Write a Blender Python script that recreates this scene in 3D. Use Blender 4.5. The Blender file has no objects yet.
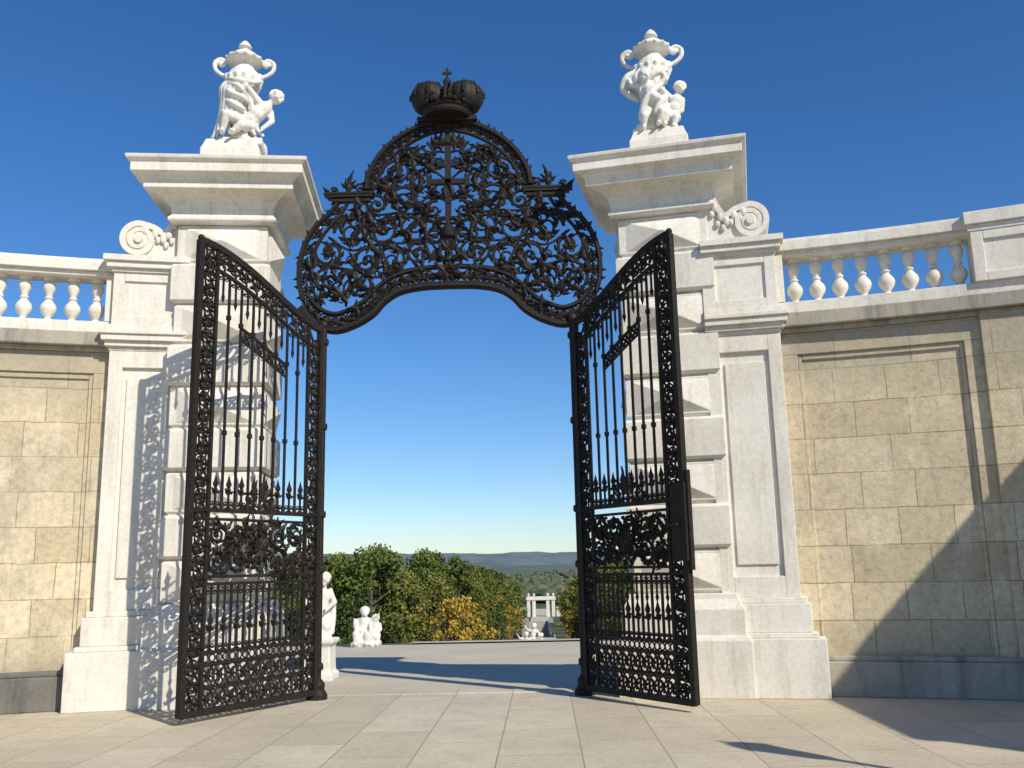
import bpy, math, random
from mathutils import Matrix, Vector, noise
random.seed(7)
rad=math.radians
scene=bpy.context.scene
TAU=math.tau

# ---------------------------------------------------------------- mesh builder
class MB:
    def __init__(s):
        s.v=[];s.f=[];s.m=[];s.uv=[];s.M=Matrix.Identity(4);s.mat=0
    def add(s,vs,fs,uv=None):
        b=len(s.v)
        for i,p in enumerate(vs):
            s.v.append(tuple(s.M@Vector(p)))
            s.uv.append(uv[i] if uv else (p[0]+p[1],p[2]))
        for f in fs:
            s.f.append([b+i for i in f]); s.m.append(s.mat)
    def box(s,x0,x1,y0,y1,z0,z1):
        s.add([(x0,y0,z0),(x1,y0,z0),(x1,y1,z0),(x0,y1,z0),(x0,y0,z1),(x1,y0,z1),(x1,y1,z1),(x0,y1,z1)],
              [(0,3,2,1),(4,5,6,7),(0,1,5,4),(1,2,6,5),(2,3,7,6),(3,0,4,7)])
    def tube(s,pts,r,n=6,caps=True,flat=1.0):
        pts=[Vector(p) for p in pts]; N=len(pts)
        if N<2: return
        rs=r if isinstance(r,(list,tuple)) else [r]*N
        vs=[];fs=[];prev=None
        for i,p in enumerate(pts):
            t=(pts[min(i+1,N-1)]-pts[max(i-1,0)])
            if t.length<1e-9: t=Vector((0,0,1))
            t.normalize()
            if prev is None:
                a=Vector((0,1,0)) if abs(t.y)<.9 else Vector((1,0,0))
            else: a=prev
            a=a-t*a.dot(t)
            if a.length<1e-6: a=Vector((1,0,0))-t*t.x
            a.normalize(); b=t.cross(a); prev=a
            for k in range(n):
                an=TAU*(k+.5)/n
                vs.append(p+a*math.cos(an)*rs[i]*flat+b*math.sin(an)*rs[i])
        for i in range(N-1):
            for k in range(n):
                k2=(k+1)%n
                fs.append((i*n+k,i*n+k2,(i+1)*n+k2,(i+1)*n+k))
        if caps:
            fs.append(tuple(range(n-1,-1,-1))); fs.append(tuple((N-1)*n+k for k in range(n)))
        s.add(vs,fs)
    def lathe(s,prof,c=(0,0,0),n=16,rot=0):
        vs=[];fs=[];N=len(prof)
        for (r,z) in prof:
            for k in range(n):
                a=TAU*k/n+rot
                vs.append((c[0]+r*math.cos(a),c[1]+r*math.sin(a),c[2]+z))
        for i in range(N-1):
            for k in range(n):
                k2=(k+1)%n
                fs.append((i*n+k,i*n+k2,(i+1)*n+k2,(i+1)*n+k))
        fs.append(tuple(range(n-1,-1,-1))); fs.append(tuple((N-1)*n+k for k in range(n)))
        s.add(vs,fs)
    def sq(s,prof,c=(0,0,0)):
        s.lathe([(r*math.sqrt(2),z) for r,z in prof],c,4,rad(45))
    def ell(s,c,r,nu=12,nv=8):
        if not isinstance(r,(list,tuple)): r=(r,r,r)
        vs=[];fs=[]
        for i in range(1,nv):
            ph=math.pi*i/nv
            for k in range(nu):
                a=TAU*k/nu
                vs.append((c[0]+r[0]*math.sin(ph)*math.cos(a),c[1]+r[1]*math.sin(ph)*math.sin(a),c[2]-r[2]*math.cos(ph)))
        for i in range(nv-2):
            for k in range(nu):
                k2=(k+1)%nu
                fs.append((i*nu+k,i*nu+k2,(i+1)*nu+k2,(i+1)*nu+k))
        b=len(vs); vs.append((c[0],c[1],c[2]-r[2])); vs.append((c[0],c[1],c[2]+r[2]))
        for k in range(nu):
            k2=(k+1)%nu
            fs.append((b,k2,k)); fs.append((b+1,(nv-2)*nu+k,(nv-2)*nu+k2))
        s.add(vs,fs)
    def cap(s,a,b,ra,rb,n=10):
        s.tube([a,b],[ra,rb],n); s.ell(a,ra,n,8); s.ell(b,rb,n,8)
    def build(s,name,mats,smooth=False,bevel=0,fix=True,angle=None):
        me=bpy.data.meshes.new(name)
        me.from_pydata(s.v,[],s.f)
        for m in mats: me.materials.append(m)
        me.polygons.foreach_set('material_index',s.m)
        ul=me.uv_layers.new(name='UVMap')
        li=[0]*len(me.loops); me.loops.foreach_get('vertex_index',li)
        d=[]
        for i in li: d+= [s.uv[i][0],s.uv[i][1]]
        ul.data.foreach_set('uv',d)
        if fix:
            import bmesh
            bm=bmesh.new(); bm.from_mesh(me); bmesh.ops.recalc_face_normals(bm,faces=bm.faces); bm.to_mesh(me); bm.free()
        if smooth: me.polygons.foreach_set('use_smooth',[True]*len(me.polygons))
        if angle: 
            me.polygons.foreach_set('use_smooth',[True]*len(me.polygons))
            me.set_sharp_from_angle(angle=rad(angle))
        me.update()
        ob=bpy.data.objects.new(name,me); scene.collection.objects.link(ob)
        if bevel:
            b=ob.modifiers.new('bevel','BEVEL'); b.width=bevel; b.segments=2; b.limit_method='ANGLE'; b.angle_limit=rad(30)
        return ob

def empty(name,loc=(0,0,0)):
    e=bpy.data.objects.new(name,None); e.location=loc; scene.collection.objects.link(e); return e
def par(child,parent):
    child.parent=parent
    child.matrix_parent_inverse=Matrix.Translation(-Vector(parent.location))
def catmull(pts,n=8):
    P=[Vector(p) for p in pts]; out=[]
    for i in range(len(P)-1):
        p0=P[max(i-1,0)];p1=P[i];p2=P[i+1];p3=P[min(i+2,len(P)-1)]
        for k in range(n):
            t=k/n
            out.append(.5*((2*p1)+(p2-p0)*t+(2*p0-5*p1+4*p2-p3)*t*t+(3*p1-p0-3*p2+p3)*t**3))
    out.append(P[-1]); return out

# ---------------------------------------------------------------- materials
def newmat(name):
    m=bpy.data.materials.new(name); m.use_nodes=True
    nt=m.node_tree; b=nt.nodes['Principled BSDF']
    return m,nt,b
def N(nt,t,**k):
    n=nt.nodes.new(t)
    for a,v in k.items(): setattr(n,a,v)
    return n
def noise_n(nt,vec,scale,detail=5,rough=.6):
    n=N(nt,'ShaderNodeTexNoise'); n.inputs['Scale'].default_value=scale; n.inputs['Detail'].default_value=detail; n.inputs['Roughness'].default_value=rough
    if vec: nt.links.new(vec,n.inputs['Vector'])
    return n.outputs['Fac']
def ramp(nt,fac,stops):
    r=N(nt,'ShaderNodeValToRGB'); e=r.color_ramp.elements
    while len(e)<len(stops): e.new(.5)
    for i,(p,c) in enumerate(stops):
        e[i].position=p; e[i].color=(c if isinstance(c,tuple) else (c,c,c))+(1,)
    nt.links.new(fac,r.inputs['Fac']); return r.outputs['Color']
def mix(nt,fac,a,b,mode='MIX'):
    n=N(nt,'ShaderNodeMix',data_type='RGBA',blend_type=mode)
    for sock,val in ((n.inputs[0],fac),(n.inputs[6],a),(n.inputs[7],b)):
        if hasattr(val,'links') or isinstance(val,bpy.types.NodeSocket): nt.links.new(val,sock)
        elif isinstance(val,tuple): sock.default_value=val+(1,)
        else: sock.default_value=val
    return n.outputs[2]
def mapping(nt,vec,scale,rot=(0,0,0),loc=(0,0,0)):
    m=N(nt,'ShaderNodeMapping'); m.inputs['Scale'].default_value=scale; m.inputs['Rotation'].default_value=rot; m.inputs['Location'].default_value=loc
    nt.links.new(vec,m.inputs['Vector']); return m.outputs['Vector']
def bump(nt,b,h,strength=.3,dist=.02,norm=None):
    n=N(nt,'ShaderNodeBump'); n.inputs['Strength'].default_value=strength; n.inputs['Distance'].default_value=dist
    nt.links.new(h,n.inputs['Height'])
    if norm: nt.links.new(norm,n.inputs['Normal'])
    nt.links.new(n.outputs['Normal'],b.inputs['Normal']); return n.outputs['Normal']
def geo(nt):
    return N(nt,'ShaderNodeNewGeometry').outputs['Position']

def stone(name,c1,c2,dirt,dirtamt=.5,bs=.25):
    m,nt,b=newmat(name); p=geo(nt)
    n1=noise_n(nt,p,1.3,6,.65)
    col=mix(nt,ramp(nt,n1,[(.35,0.),(.65,1.)]),c1,c2)
    st=noise_n(nt,mapping(nt,p,(5,5,.55)),1.0,6,.7)
    col=mix(nt,mix(nt,1.0,ramp(nt,st,[(.50,0.),(.76,1.)]),(dirtamt,)*3,'MULTIPLY'),col,dirt)
    n2=noise_n(nt,p,22,6,.75)
    col=mix(nt,.5,col,ramp(nt,n2,[(.3,.62),(.58,1.)]),'MULTIPLY')
    nt.links.new(col,b.inputs['Base Color']); b.inputs['Roughness'].default_value=.85
    b.inputs['Specular IOR Level'].default_value=.25
    n3=noise_n(nt,p,60,5,.7)
    bump(nt,b,n3,bs,.01)
    return m
STONE=stone('pale_limestone',(.80,.765,.68),(.72,.675,.58),(.38,.335,.255),.55)
STATUE=stone('statue_limestone',(.80,.78,.72),(.72,.69,.61),(.32,.29,.24),.6,.2)
GREY=stone('weathered_coping_stone',(.48,.435,.345),(.35,.315,.255),(.13,.12,.10),.9,.5)
DARKST=stone('dark_base_stone',(.22,.205,.18),(.15,.14,.12),(.06,.06,.055),.8,.5)

def wallmat():
    m,nt,b=newmat('ashlar_wall_stone'); uv=N(nt,'ShaderNodeTexCoord').outputs['UV']; p=geo(nt)
    wob=N(nt,'ShaderNodeTexNoise'); wob.inputs['Scale'].default_value=3.0; wob.inputs['Detail'].default_value=4; nt.links.new(p,wob.inputs['Vector'])
    vm=N(nt,'ShaderNodeVectorMath',operation='MULTIPLY_ADD'); nt.links.new(wob.outputs['Color'],vm.inputs[0]); vm.inputs[1].default_value=(.045,.035,0); nt.links.new(uv,vm.inputs[2])
    br=N(nt,'ShaderNodeTexBrick'); nt.links.new(vm.outputs[0],br.inputs['Vector'])
    br.inputs['Scale'].default_value=1; br.inputs['Brick Width'].default_value=.62; br.inputs['Row Height'].default_value=.44
    br.inputs['Mortar Size'].default_value=.008; br.inputs['Mortar Smooth'].default_value=.5; br.offset=.37; br.squash=1.45; br.squash_frequency=3
    br.inputs['Color1'].default_value=(.74,.63,.43,1); br.inputs['Color2'].default_value=(.55,.455,.295,1); br.inputs['Mortar'].default_value=(.30,.24,.15,1)
    col=br.outputs['Color']
    w=noise_n(nt,p,.8,8,.72)
    col=mix(nt,ramp(nt,w,[(.45,0.),(.66,.6)]),col,(.50,.44,.325))
    w2=noise_n(nt,mapping(nt,p,(1.7,1.7,1.2),(0,0,0),(7,3,1)),1,8,.75)
    col=mix(nt,ramp(nt,w2,[(.52,0.),(.70,.7)]),col,(.37,.335,.26))
    w3=noise_n(nt,mapping(nt,p,(2.2,2.2,1.6),(0,0,0),(2,9,4)),1,6,.7)
    col=mix(nt,ramp(nt,w3,[(.52,0.),(.70,.6)]),col,(.80,.70,.51))
    st=noise_n(nt,mapping(nt,p,(3.5,3.5,.45)),1.0,8,.75)
    col=mix(nt,ramp(nt,st,[(.54,0.),(.76,.5)]),col,(.25,.225,.175))
    f=noise_n(nt,p,14,8,.8)
    col=mix(nt,.8,col,ramp(nt,f,[(.3,.6),(.55,1.08)]),'MULTIPLY')
    z=N(nt,'ShaderNodeSeparateXYZ'); nt.links.new(p,z.inputs[0])
    ad=N(nt,'ShaderNodeMath',operation='MULTIPLY_ADD'); nt.links.new(w,ad.inputs[0]); ad.inputs[1].default_value=1.4; nt.links.new(z.outputs[2],ad.inputs[2])
    rr=N(nt,'ShaderNodeMapRange'); nt.links.new(ad.outputs[0],rr.inputs[0]); rr.inputs[1].default_value=.9; rr.inputs[2].default_value=1.6; rr.inputs[3].default_value=.5; rr.inputs[4].default_value=0
    col=mix(nt,rr.outputs[0],col,(.19,.175,.14))
    r2=N(nt,'ShaderNodeMapRange'); nt.links.new(ad.outputs[0],r2.inputs[0]); r2.inputs[1].default_value=4.1; r2.inputs[2].default_value=5.3; r2.inputs[3].default_value=0; r2.inputs[4].default_value=.7
    col=mix(nt,r2.outputs[0],col,(.33,.30,.235))
    nt.links.new(col,b.inputs['Base Color']); b.inputs['Roughness'].default_value=.9; b.inputs['Specular IOR Level'].default_value=.2
    nn=bump(nt,b,br.outputs['Fac'],-.6,.012)
    bump(nt,b,noise_n(nt,p,26,9,.82),.55,.022,nn)
    return m
WALL=wallmat()

def ironmat():
    m,nt,b=newmat('black_wrought_iron'); p=geo(nt)
    n=noise_n(nt,p,30,4)
    nt.links.new(ramp(nt,n,[(.35,(.009,.0075,.0065)),(.75,(.030,.022,.017))]),b.inputs['Base Color'])
    b.inputs['Roughness'].default_value=.62; b.inputs['Specular IOR Level'].default_value=.28
    bump(nt,b,n,.3,.004); return m
IRON=ironmat()

def pavemat():
    m,nt,b=newmat('limestone_paving'); p=geo(nt)
    br=N(nt,'ShaderNodeTexBrick'); nt.links.new(mapping(nt,p,(1,1,1),(0,0,rad(90))),br.inputs['Vector'])
    br.inputs['Scale'].default_value=1; br.inputs['Brick Width'].default_value=1.25; br.inputs['Row Height'].default_value=.72
    br.inputs['Mortar Size'].default_value=.007; br.inputs['Mortar Smooth'].default_value=.2
    br.inputs['Color1'].default_value=(.68,.60,.455,1); br.inputs['Color2'].default_value=(.57,.495,.37,1); br.inputs['Mortar'].default_value=(.33,.275,.19,1)
    c=br.outputs['Color']
    c=mix(nt,ramp(nt,noise_n(nt,p,.8,7,.7),[(.40,0.),(.70,.55)]),c,(.46,.395,.29))
    c=mix(nt,ramp(nt,noise_n(nt,p,3.1,8,.75),[(.52,0.),(.72,.55)]),c,(.40,.345,.26))
    c=mix(nt,.8,c,ramp(nt,noise_n(nt,p,18,8,.8),[(.3,.64),(.6,1.)]),'MULTIPLY')
    nt.links.new(c,b.inputs['Base Color']); b.inputs['Roughness'].default_value=.8; b.inputs['Specular IOR Level'].default_value=.2
    nn=bump(nt,b,br.outputs['Fac'],-.4,.006); bump(nt,b,noise_n(nt,p,50,5,.7),.25,.008,nn)
    return m
def gravelmat():
    m,nt,b=newmat('pale_gravel'); p=geo(nt)
    c=mix(nt,ramp(nt,noise_n(nt,p,.7,6),[(.35,0.),(.7,1.)]),(.62,.55,.42),(.52,.46,.345))
    c=mix(nt,.8,c,ramp(nt,noise_n(nt,p,40,5,.8),[(.3,.65),(.65,1.05)]),'MULTIPLY')
    nt.links.new(c,b.inputs['Base Color']); b.inputs['Roughness'].default_value=.95
    bump(nt,b,noise_n(nt,p,70,4,.8),.6,.01); return m
def groundmat():
    m,nt,b=newmat('meadow_ground'); p=geo(nt)
    c=ramp(nt,noise_n(nt,mapping(nt,p,(.004,.0012,.004)),1,6,.65),[(.35,(.05,.075,.03)),(.48,(.07,.10,.04)),(.55,(.20,.19,.10)),(.68,(.06,.085,.04))])
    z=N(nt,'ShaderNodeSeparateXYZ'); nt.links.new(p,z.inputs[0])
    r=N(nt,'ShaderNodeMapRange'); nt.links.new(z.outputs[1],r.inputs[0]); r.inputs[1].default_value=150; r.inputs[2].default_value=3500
    c=mix(nt,r.outputs[0],c,(.16,.20,.215))  # far ground fades to blue-grey: distance haze painted into the colour
    c=mix(nt,.5,c,ramp(nt,noise_n(nt,p,3,5),[(.3,.6),(.7,1.1)]),'MULTIPLY')
    nt.links.new(c,b.inputs['Base Color']); b.inputs['Roughness'].default_value=1; return m
def plain(name,c1,c2,scale=1.5,rough=.9):
    m,nt,b=newmat(name); p=geo(nt)
    nt.links.new(ramp(nt,noise_n(nt,p,scale,7,.7),[(.38,c1),(.62,c2)]),b.inputs['Base Color']); b.inputs['Roughness'].default_value=rough; return m
def leafmat(name,c1,c2):
    m,nt,b=newmat(name)
    p=geo(nt)
    nt.links.new(ramp(nt,noise_n(nt,p,1.2,4),[(.35,c1),(.65,c2)]),b.inputs['Base Color']); b.inputs['Roughness'].default_value=.7
    b.inputs['Specular IOR Level'].default_value=.15
    return m
PAVE=pavemat(); GRAVEL=gravelmat(); GROUND=groundmat()
HILL=plain('hazy_forest_hill',(.10,.135,.155),(.15,.185,.195),.006)  # bluish distance haze is put into the base colour
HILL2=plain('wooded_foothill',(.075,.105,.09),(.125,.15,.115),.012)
BARK=plain('bark',(.07,.055,.04),(.11,.09,.07),6)
LG=[leafmat('leaf_green',(.105,.14,.028),(.16,.19,.045)),leafmat('leaf_dark',(.05,.075,.02),(.085,.112,.03))]
LO=[leafmat('leaf_orange',(.40,.25,.035),(.45,.31,.05)),leafmat('leaf_brown',(.19,.15,.035),(.28,.20,.04))]
LY=[leafmat('leaf_olive',(.18,.19,.04),(.25,.235,.05)),leafmat('leaf_moss',(.10,.12,.03),(.14,.15,.04))]

# ---------------------------------------------------------------- camera
CAM=Vector((1.16,-12.14,1.58)); FPX=930
cam=bpy.data.cameras.new('camera'); co=bpy.data.objects.new('camera',cam); scene.collection.objects.link(co)
cam.sensor_width=36; cam.lens=36*FPX/1024; cam.clip_end=30000; cam.clip_start=.05
co.matrix_world=Matrix.Translation(CAM)@Matrix.Rotation(rad(1.7),4,'Z')@Matrix.Rotation(rad(90+11.1),4,'X')@Matrix.Rotation(rad(-1.25),4,'Z')
scene.camera=co

# ---------------------------------------------------------------- light
AZ=rad(41); EL=rad(37)
sd=Vector((math.sin(AZ)*math.cos(EL),-math.cos(AZ)*math.cos(EL),math.sin(EL)))
sun=bpy.data.lights.new('sun','SUN'); sun.energy=4.8; sun.angle=rad(.5); sun.color=(1,.925,.79)
so=bpy.data.objects.new('sun',sun); scene.collection.objects.link(so); so.rotation_euler=sd.to_track_quat('Z','Y').to_euler()
w=bpy.data.worlds.new('World'); scene.world=w; w.use_nodes=True; wt=w.node_tree
sk=wt.nodes.new('ShaderNodeTexSky'); sk.sky_type='NISHITA'; sk.sun_disc=False; sk.sun_elevation=EL
sk.sun_rotation=math.atan2(sd.x,sd.y); sk.altitude=200; sk.air_density=1.0; sk.dust_density=.15; sk.ozone_density=3.5
hs=wt.nodes.new('ShaderNodeHueSaturation'); hs.inputs['Saturation'].default_value=1.24
tn=wt.nodes.new('ShaderNodeMix'); tn.data_type='RGBA'; tn.blend_type='MULTIPLY'; tn.inputs[0].default_value=1; tn.inputs[7].default_value=(.86,.93,1.08,1)
wt.links.new(sk.outputs[0],hs.inputs['Color']); wt.links.new(hs.outputs[0],tn.inputs[6])
wt.links.new(tn.outputs[2],wt.nodes['Background'].inputs[0]); wt.nodes['Background'].inputs[1].default_value=.118
scene.view_settings.view_transform='Standard'; scene.view_settings.look='None'; scene.view_settings.exposure=0

# ---------------------------------------------------------------- ground
YE=14.0
def gz(y):
    def ss(a,b,t):
        t=min(1,max(0,(t-a)/(b-a))); return t*t*(3-2*t)
    return -.033*min(max(y-.6,0),YE-.6)-5.6*ss(YE,36,y)-6*ss(40,230,y)-8*ss(250,900,y)
def sheet(name,xs,ys,zf,mat):
    mb=MB(); vs=[(x,y,zf(x,y)) for y in ys for x in xs]; nx=len(xs)
    mb.add(vs,[(j*nx+i,j*nx+i+1,(j+1)*nx+i+1,(j+1)*nx+i) for j in range(len(ys)-1) for i in range(nx-1)])
    return mb.build(name,[mat],smooth=True,fix=False)
ys=[-300,-60,-20,0,.6,5,YE]+[YE+i*1.5 for i in range(1,17)]+[42,50,60,80,100,130,160,200,240,300,400,550,800,1000,2000,4000,9000,20000]
xs=[-15000,-3000,-600,-100,-30,0,30,100,600,3000,15000]
sheet('ground',xs,ys,lambda x,y:gz(y)-.010,GROUND)
sheet('paving',[-40,-10,0,10,40],[-60,-10,.55],lambda x,y:0.0,PAVE)
sheet('gravel_court',[-40,0,40],[.552,.6,5,YE-.1],lambda x,y:gz(y)-.004,GRAVEL)
mb=MB(); mb.box(-2.2,2.2,.25,.55,-.05,.010); mb.build('threshold_stone',[PAVE],bevel=.004)
py=[y for y in ys if y>=YE and y<=300]
sheet('garden_path',[-2.6,0,2.6],py,lambda x,y:gz(y)+.03,GRAVEL)

def ridge(name,y0,base,h,seed,mat,fine=.10):
    mb=MB(); n=420; rows=6; vs=[]
    for j in range(rows):
        t=j/(rows-1)
        for i in range(n):
            x=-6000+12000*i/(n-1)
            hh=h*(.80+.30*noise.noise((x*.0009,seed,0))+fine*noise.noise((x*.006,seed,2))+fine*.5*noise.noise((x*.02,seed,t*2)))
            vs.append((x,y0+t*900,base+hh*math.sin(t*math.pi/2)))
    mb.add(vs,[(j*n+i,j*n+i+1,(j+1)*n+i+1,(j+1)*n+i) for j in range(rows-1) for i in range(n-1)])
    return mb.build(name,[mat],smooth=True,fix=False)
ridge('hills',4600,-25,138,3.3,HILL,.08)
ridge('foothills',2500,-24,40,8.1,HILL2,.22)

# ---------------------------------------------------------------- pier
PXS={-1:-3.07,1:2.98}
def pier(side):
    rot=7 if side<0 else 12.5
    c=Vector((PXS[side],.1 if side<0 else .24,0)); ang=-side*rad(rot)
    F=Matrix.Translation(c)@Matrix.Rotation(ang,4,'Z')
    root=empty('stone_gate_pier',c)
    mb=MB(); mb.M=F
    mb.sq([(.80,0),(.80,.66),(.78,.69),(.74,.72),(.74,1.02),(.72,1.05),(.70,1.09),(.67,1.14),(.66,1.2),(.65,1.21)])
    par(mb.build('plinth',[STONE],bevel=.012),root)
    mb=MB(); mb.M=F
    h=.55
    mb.sq([(.55,1.2),(.55,6.15)])
    for i in range(9):
        z0=1.21+i*h; z1=z0+h-.012
        hw=.585 if i%2==0 else .635
        e=.035
        mb.sq([(hw-e,z0+.002),(hw,z0+e),(hw,z1-e),(hw-e,z1)])
        if i%2==0:
            a=.50; zz0=z0+.05; zz1=z1-.05; zm=(z0+z1)/2; d=.15
            for R in range(4):
                mb.M=F@Matrix.Rotation(R*math.pi/2,4,'Z')
                y=-hw+.004
                mb.add([(-a,y,zz0),(a,y,zz0),(a,y,zz1),(-a,y,zz1),(-.02,y-d,zm),(.02,y-d,zm)],
                       [(0,1,5,4),(1,2,5),(2,3,4,5),(3,0,4),(0,3,2,1)])
            mb.M=F
    par(mb.build('rusticated_shaft',[STONE],bevel=.006),root)
    mb=MB(); mb.M=F@Matrix.Translation((0,0,-.06))
    cove=[(.66+.27*(1-math.cos(t*math.pi/2)),6.33+.24*math.sin(t*math.pi/2)) for t in [0,.2,.4,.6,.8,1]]
    mb.sq([(.60,6.20),(.68,6.21),(.70,6.235),(.70,6.27),(.67,6.30)]+cove+[(.955,6.575),(.955,6.67),(.975,6.68),(1.0,6.72),(1.07,6.74),(1.09,6.75),(1.09,6.87),(1.11,6.88),(1.14,6.91),(1.15,6.95),(1.11,6.97),(.6,7.10),(.45,7.12)])
    par(mb.build('cornice_cap',[STONE],bevel=.006),root)
    mb=MB(); mb.M=F@Matrix.Translation((0,0,-.06))
    mb.sq([(.40,7.08),(.40,7.40),(.38,7.44),(.36,7.50),(.34,7.56)])
    par(mb.build('statue_plinth',[STONE],bevel=.01),root)
    return F

# ---------------------------------------------------------------- curved wall parts
RR={-1:16.0,1:19.5}; YCC={-1:-15.9,1:-19.5}
def conv(side,r,t):
    R=RR[side]; return R+(r-16.0), rad(t)*16.0/R*(1.022 if side<0 else .985), YCC[side]
def arc(mb,side,r0,r1,t0,t1,z0,z1,n=None):
    n=n or max(1,int(abs(t1-t0)/1.5)+1); vs=[];uv=[]
    for i in range(n+1):
        tt=t0+(t1-t0)*i/n
        for r in (r0,r1):
            q,t,yc=conv(side,r,tt)
            for z in (z0,z1):
                vs.append((side*q*math.sin(t),yc+q*math.cos(t),z)); uv.append((16*rad(tt)+side*.37+(r-r0),z))
    fs=[(0,1,3,2),(4*n,4*n+2,4*n+3,4*n+1)]
    for i in range(n):
        a=4*i;b=a+4
        fs+=[(a,b,b+1,a+1),(a+2,a+3,b+3,b+2),(a+1,b+1,b+3,a+3),(a,a+2,b+2,b)]
    mb.add(vs,fs,uv)
def wallframe(side,t,r):
    r,t,yc=conv(side,r,t)
    o=Vector((side*r*math.sin(t),yc+r*math.cos(t),0))
    ux=Vector((side*math.cos(t),-math.sin(t),0)); uy=Vector((side*math.sin(t),math.cos(t),0))
    M=Matrix.Identity(4)
    for i in range(3): M[i][0]=ux[i];M[i][1]=uy[i];M[i][2]=(0,0,1)[i];M[i][3]=o[i]
    return M
T0,T1=12.2,15.6
def pilaster(side):
    root=empty('scrolled_pilaster',(side*3.9,-.4,0))
    mb=MB()
    arc(mb,side,15.66,16.5,T0,T1+.9,0,.68)
    arc(mb,side,15.72,16.5,T0,T1+.6,.68,.74)
    arc(mb,side,15.76,16.5,T0,T1+.4,.74,1.08)
    arc(mb,side,15.80,16.5,T0,T1+.25,1.08,1.15)
    par(mb.build('plinth',[STONE],bevel=.012),root)
    mb=MB()
    arc(mb,side,15.90,16.5,T0,T1,1.15,4.42)
    for a in ((T0,T0+.6,1.15,4.42),(T1-.6,T1,1.15,4.42),(T0+.6,T1-.6,1.15,1.40),(T0+.6,T1-.6,4.20,4.42)):
        arc(mb,side,15.85,15.905,*a)
    arc(mb,side,15.872,15.905,T0+.8,T1-.8,1.54,4.06)
    par(mb.build('panelled_shaft',[STONE],bevel=.008),root)
    mb=MB()
    for r,z0,z1,dt in ((15.84,4.42,4.47,.05),(15.79,4.47,4.54,.2),(15.74,4.54,4.62,.35),(15.71,4.62,4.67,.45),(15.8,4.67,4.76,.2)):
        arc(mb,side,r,16.5,T0,T1+dt,z0,z1)
    arc(mb,side,15.86,16.4,T0,T1,4.76,5.47)
    for a in ((T0,T0+.6,4.76,5.47),(T1-.5,T1,4.76,5.47),(T0+.6,T1-.5,4.76,4.88),(T0+.6,T1-.5,5.35,5.47)):
        arc(mb,side,15.83,15.865,*a)
    for r,z0,z1,dt in ((15.80,5.47,5.52,.1),(15.75,5.52,5.60,.3),(15.71,5.60,5.68,.45)):
        arc(mb,side,r,16.45,T0,T1+dt,z0,z1)
    par(mb.build('pedestal_block',[STONE],bevel=.007),root)
    mb=MB(); mb.M=wallframe(side,(T0+T1)/2,15.84)
    cu,cz,R=.20,5.93,.225
    tail=catmull([(cu-.0,0,cz+R),(cu-.18,0,cz+R-.05),(cu-.32,0,cz+.10),(cu-.42,0,cz+.25),(cu-.50,0,cz+.45),(cu-.60,0,cz+.52)],8)
    sp=[]
    for i in range(64):
        f=i/63; a=math.pi/2-(1-f)*2.3*TAU; r=R*(.14+.86*f)
        sp.append(Vector((cu+r*math.cos(a),0,cz+r*math.sin(a))))
    line=sp+tail[1:]
    vs=[];fs=[]
    for i,p in enumerate(line):
        t=(line[min(i+1,len(line)-1)]-line[max(0,i-1)]).normalized(); nn=Vector((-t.z,0,t.x))
        th=.02+.018*min(1,i/60)
        for q in (p+nn*th,p-nn*th):
            for y in (-.03,.46): vs.append((q.x,y,q.z))
    for i in range(len(line)-1):
        a=4*i;b=a+4
        fs+=[(a,b,b+1,a+1),(a+2,a+3,b+3,b+2),(a,a+2,b+2,b),(a+1,b+1,b+3,a+3)]
    fs+=[(0,1,3,2),(4*len(line)-4,4*len(line)-2,4*len(line)-1,4*len(line)-3)]
    mb.add(vs,fs)
    M0=mb.M.copy()
    mb.M=M0@Matrix.Translation((cu,0,cz))@Matrix.Rotation(rad(-90),4,'X')
    mb.lathe([(.05,-.06),(.055,-.03),(.20,0.0),(.21,.02),(.21,.42)],n=28)
    mb.M=M0
    poly=[(cu+.05,cz-.25)]+[(p.x,p.z) for p in tail]+[(cu-.66,cz+.52),(cu-.66,cz-.25)]
    n=len(poly)
    mb.add([(x,.015,z) for x,z in poly]+[(x,.4,z) for x,z in poly],[tuple(range(n)),tuple(range(2*n-1,n-1,-1))]+[(i,(i+1)%n,n+(i+1)%n,n+i) for i in range(n)])
    for k in range(6):
        p=tail[int(4+k*5.5)]
        mb.ell((p.x,-.01,p.z-.07),(.045,.035,.075),8,6)
        mb.ell((p.x-.04,-.005,p.z-.16),(.035,.03,.05),8,6)
    par(mb.build('volute',[STONE],angle=35),root)

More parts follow.
